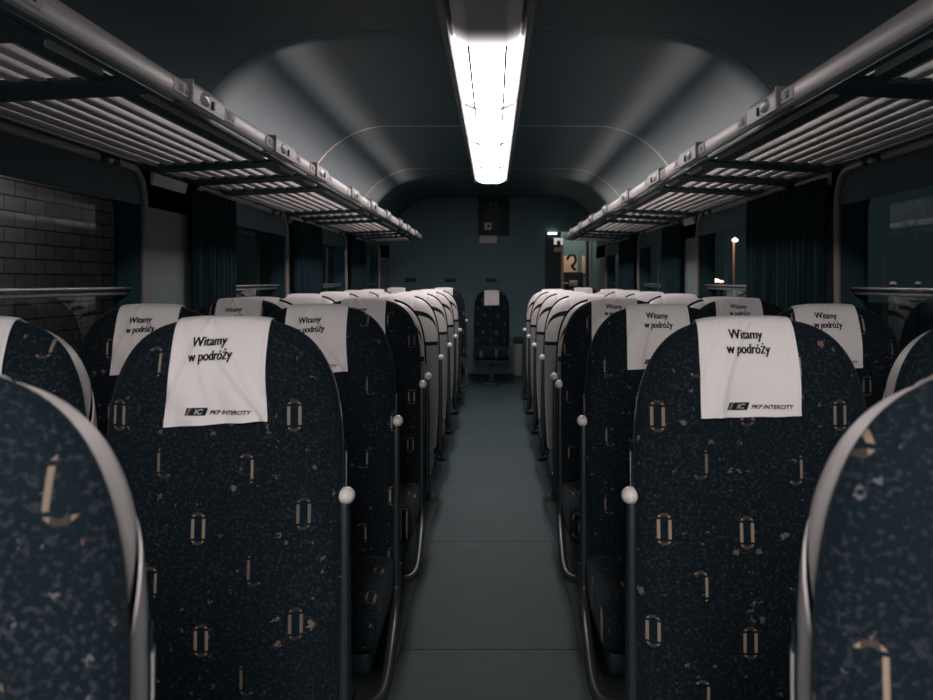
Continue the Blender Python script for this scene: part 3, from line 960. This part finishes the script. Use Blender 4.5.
# ------------------------------------------------------------------ luggage racks
FX, FZ = 0.84, H + 0.520          # front rail
BX, BZ = 1.345, H + 0.462         # wall side
RY0, RY1 = -1.0, 11.1
def rz(x): return FZ - 0.035 + (BZ - FZ + 0.035) * (x - FX) / (BX - FX)
def rack(sx, units, label):
    r = empty('luggage_rack', (sx * XW, 0, BZ), label=label, cat='luggage rack', group='luggage racks above the seats')
    ox, oz = -sx * XW, -BZ
    def T(p): return [(sx * x + ox, z + oz) for x, z in p]
    # front rail with a rounded pale face
    fa = [(FX + .006, FZ + .027), (FX - .005, FZ + .025), (FX - .009, FZ + .019), (FX - .009, FZ - .020), (FX - .005, FZ - .027), (FX + .006, FZ - .029), (FX + .011, FZ - .022), (FX + .011, FZ + .022)]
    MB().prism_y(T(fa), RY0, RY1).build('front_rail', M['rack'], r, label='pale aluminium front rail')
    for xa, xb in ((FX + .010, FX + .030), (FX + .054, FX + .105)):
        MB().prism_y(T([(xa, rz(xa) - .005), (xb, rz(xb) - .005), (xb, rz(xb) + .002), (xa, rz(xa) + .002)]), RY0, RY1).build('front_ledge', M['rackd'], r)
    # thin bright bead under the ledge, broken at the cross members
    bd = MB()
    x0 = FX + .048; zz = rz(x0) - .004
    per = 2.58
    segs, bays, bands = [], [], []
    st = 2.40 - per * 2
    while st < RY1:
        bays += [(st, st + 1.36), (st + 1.51, st + 1.87), (st + 2.04, st + 2.41)]
        bands += [(st - .17, st), (st + 1.36, st + 1.51), (st + 1.87, st + 2.04)]
        segs += [(st + .02, st + 1.30), (st + 1.60, st + 1.85), (st + 2.08, st + 2.36)]
        st += per
    cl_ = lambda a, b: (max(a, RY0), min(b, RY1))
    for a, b in segs:
        a, b = cl_(a, b)
        if b - a > .05: MB().prism_y(T([(x0 + .002, zz - .006), (x0 + .006, zz - .006), (x0 + .006, zz + .026), (x0 + .002, zz + .026)]), a, b).build('bead', M['rack'], r)
    # slats run the length of each bay
    ns = 8
    xs = [FX + .105 + (BX - .01 - FX - .105) * i / (ns - 1) for i in range(ns)]
    sm = MB()
    for x in xs:
        z = rz(x)
        hw = .0125
        sm.prism_y(T([(x - hw, z - .004), (x + hw, z - .004), (x + hw, z + .004), (x - hw + .003, z + .004), (x - hw + .003, z + .030), (x - hw, z + .030)]), RY0, RY1)
    sm.build('slats', M['rack'], r)
    for a, b in bands:
        a, b = cl_(a, b)
        if b - a < .03: continue
        MB().prism_y(T([(FX + .028, rz(FX + .028) - .008), (FX + .085, rz(FX + .085) - .012), (FX + .085, rz(FX + .085) + .002), (FX + .028, rz(FX + .028) + .002)]), a, b).build('bracket', M['rackd'], r)
        pts = [(FX + .08, rz(FX + .08) + .002), (FX + .08, rz(FX + .08) - .012), (BX, rz(BX) - .014), (BX + .038, rz(BX) - .02), (BX + .038, rz(BX) + .03), (BX, rz(BX) + .006)]
        MB().prism_y(T(pts), a, b).build('cross_member', M['rackd'], r)
    # reading lamp boxes with seat number plates
    for (a, b, n1, n2) in units:
        u = MB()
        pf = [(FX - .016, FZ - .024), (FX - .018, FZ + .020), (FX - .012, FZ + .036), (FX + .03, FZ + .036), (FX + .03, FZ - .02)]
        u.prism_y(T(pf), a, b)
        ub = u.build('lamp_box', M['lampbox'], r)
        yc = a + (b - a) * .36
        lens = MB()
        rows = []
        for i in range(6):
            th = PI / 2 * i / 5
            rows.append([(sx * (FX - .016 - .010 * math.sin(th)) + ox, yc + .045 * math.cos(th) * math.cos(q), FZ + .004 + .020 * math.cos(th) * math.sin(q) + oz) for q in [2 * PI * k_ / 16 for k_ in range(16)]])
        lens.grid(rows, closed_u=True); lens.build('lens', M['lens'], ub)
        tb = MB().prism_y(T([(FX - .022, FZ - .012), (FX - .022, FZ + .012), (FX - .014, FZ + .012), (FX - .014, FZ - .012)]), a + (b - a) * .58, a + (b - a) * .63); tb.build('switch', M['black'], ub)
        bm_ = MB().prism_y(T([(FX - .019, FZ - .026), (FX - .020, FZ + .038), (FX + .03, FZ + .040), (FX + .03, FZ - .026)]), a - .012, a); bm_.build('end_rib', M['grey'], ub)
        for num, yy in ((n1, a - .075), (n2, b + .075)):
            pl = MB().prism_y(T([(FX - .0125, FZ - .018), (FX - .0125, FZ + .018), (FX - .006, FZ + .018), (FX - .006, FZ - .018)]), yy - .055, yy + .055)
            po = pl.build('number_plate', M['plate'], r)
            if num:
                vs, fs = fit_text(num, .036, .022, 0.0, .01)
                # reading along the rail, seen from the aisle
                MB().add([(sx * (FX - .0135) + ox, yy - .012 - sx * q.x, FZ + q.y + oz) for q in vs], fs).build('number', M['ink'], po, smooth=False)
                tri = [(sx * (FX - .0135) + ox, yy + .028 + dy, FZ + dz + oz) for dy, dz in ((-.008, -.010), (.008, -.010), (0, .0))]
                MB().add(tri, [(0, 1, 2)]).build('arrow', M['ink'], po, smooth=False)
    return r
LU = [(1.30, 1.62, '35', '37'), (2.62, 2.93, '55', '51'), (3.62, 3.98, '43', '45'), (4.46, 4.78, '41', '47'), (5.57, 5.88, '', ''), (6.45, 6.80, '', ''), (7.40, 7.70, '', ''), (8.40, 8.70, '', ''), (9.20, 9.50, '', ''), (10.1, 10.4, '', '')]
RU = [(1.30, 1.60, '36', '38'), (2.72, 3.03, '58', '56'), (3.80, 4.15, '44', '46'), (4.65, 5.00, '42', '48'), (5.72, 6.05, '', ''), (6.80, 7.10, '', ''), (7.80, 8.10, '', ''), (8.80, 9.10, '', ''), (9.80, 10.1, '', '')]
rack(-1, LU, 'slatted aluminium luggage rack above the left-hand seats, beside the brick view')
rack(1, RU, 'slatted aluminium luggage rack above the right-hand seats, towards the lit doorway')

# ------------------------------------------------------------------ outside
w = empty('outside_brick_building', (-4.0, 9, 0), label='brick building close outside the first left window', cat='building')
MB().box(-.4, 0, -6, 16, -1.2, 5).build('brick_face', M['brick'], w)
L = bpy.data.lights.new('station_lamp', 'POINT'); L.energy = 60; L.color = (1, .90, .84); L.shadow_soft_size = .15
lo = bpy.data.objects.new('station_lamp', L); C.objects.link(lo); lo.location = (-3.72, 6.7, 2.6)

sl = empty('street_lamp', (0, 0, 0), label='distant glowing lamp post seen through the second right window', cat='lamp post')
d = 40.0
p = px(735, 240, d); q = px(734, 276, d)
MB().tube([(q[0], d, -1.5), (q[0], d, p[2] - .1), (p[0], d, p[2])], .045, 8).build('post', M['tan'], sl)
MB().lathe([(.02, -.10), (.12, -.06), (.14, .02), (.02, .10)], p, 12).build('lamp_head', M['lamp_glow'], sl)
L = bpy.data.lights.new('street_lamp_light', 'POINT'); L.energy = 70; L.color = (1, .6, .4); L.shadow_soft_size = .2
lo = bpy.data.objects.new('street_lamp_light', L); C.objects.link(lo); lo.location = (p[0] - .6, d - .5, p[2] + .3)
for xx, yy, w_, lab in ((715, 280.5, .16, 'brightest orange light on the ground left of the lamp post'), (721, 281.5, .09, 'small orange light beside the brightest ground light'), (893, 283, .11, 'faint orange light low in the nearest right window'), (918, 283, .09, 'faint second orange light low in the nearest right window')):
    p = px(xx, yy, 38)
    r = empty('ground_light', p, label=lab, cat='light')
    MB().lathe([(.02, -w_ * .5), (w_, -w_ * .35), (w_ * 1.3, 0), (w_ * .8, w_ * .4), (.02, w_ * .5)], (0, 0, 0), 12).build('glow', M['lamp_glow'] if xx < 800 else M['faint_glow'], r)
    MB().lathe([(w_ * .5, -1.6 - p[2]), (w_ * .5, -w_ * .45)], (0, 0, 0), 8).build('stand', M['black'], r)
MB().box(-60, 60, -20, 120, -1.7, -1.5).build('ground_outside', M['base'], kind='structure', label='dark ground outside the train', cat='ground')
# ------------------------------------------------------------------ world, camera, view
wd = bpy.data.worlds.new('night'); SC.world = wd; wd.use_nodes = True
bg = wd.node_tree.nodes['Background']
bg.inputs[0].default_value = (0.42, 0.70, 0.80, 1); bg.inputs[1].default_value = 0.016

cd = bpy.data.cameras.new('camera'); cam = bpy.data.objects.new('camera', cd); C.objects.link(cam)
cam.location = (0.01, 0, H); cam.rotation_euler = (PI / 2, 0, 0)
cd.sensor_width = 36; cd.lens = FPX / 933 * 36
cd.shift_x = -(493.5 - 466.5) / 933; cd.shift_y = -(350 - 281) / 933
cd.clip_start = 0.02
cd.dof.use_dof = True; cd.dof.focus_distance = 2.8; cd.dof.aperture_fstop = 7.5
SC.camera = cam
vs_ = SC.view_settings
vs_.view_transform = 'Standard'; vs_.look = 'None'; vs_.gamma = 1.0; vs_.exposure = 0.55; vs_.use_curve_mapping = False
SC.cycles.use_denoising = True
SC.cycles.max_bounces = 8
SC.cycles.sample_clamp_indirect = 4
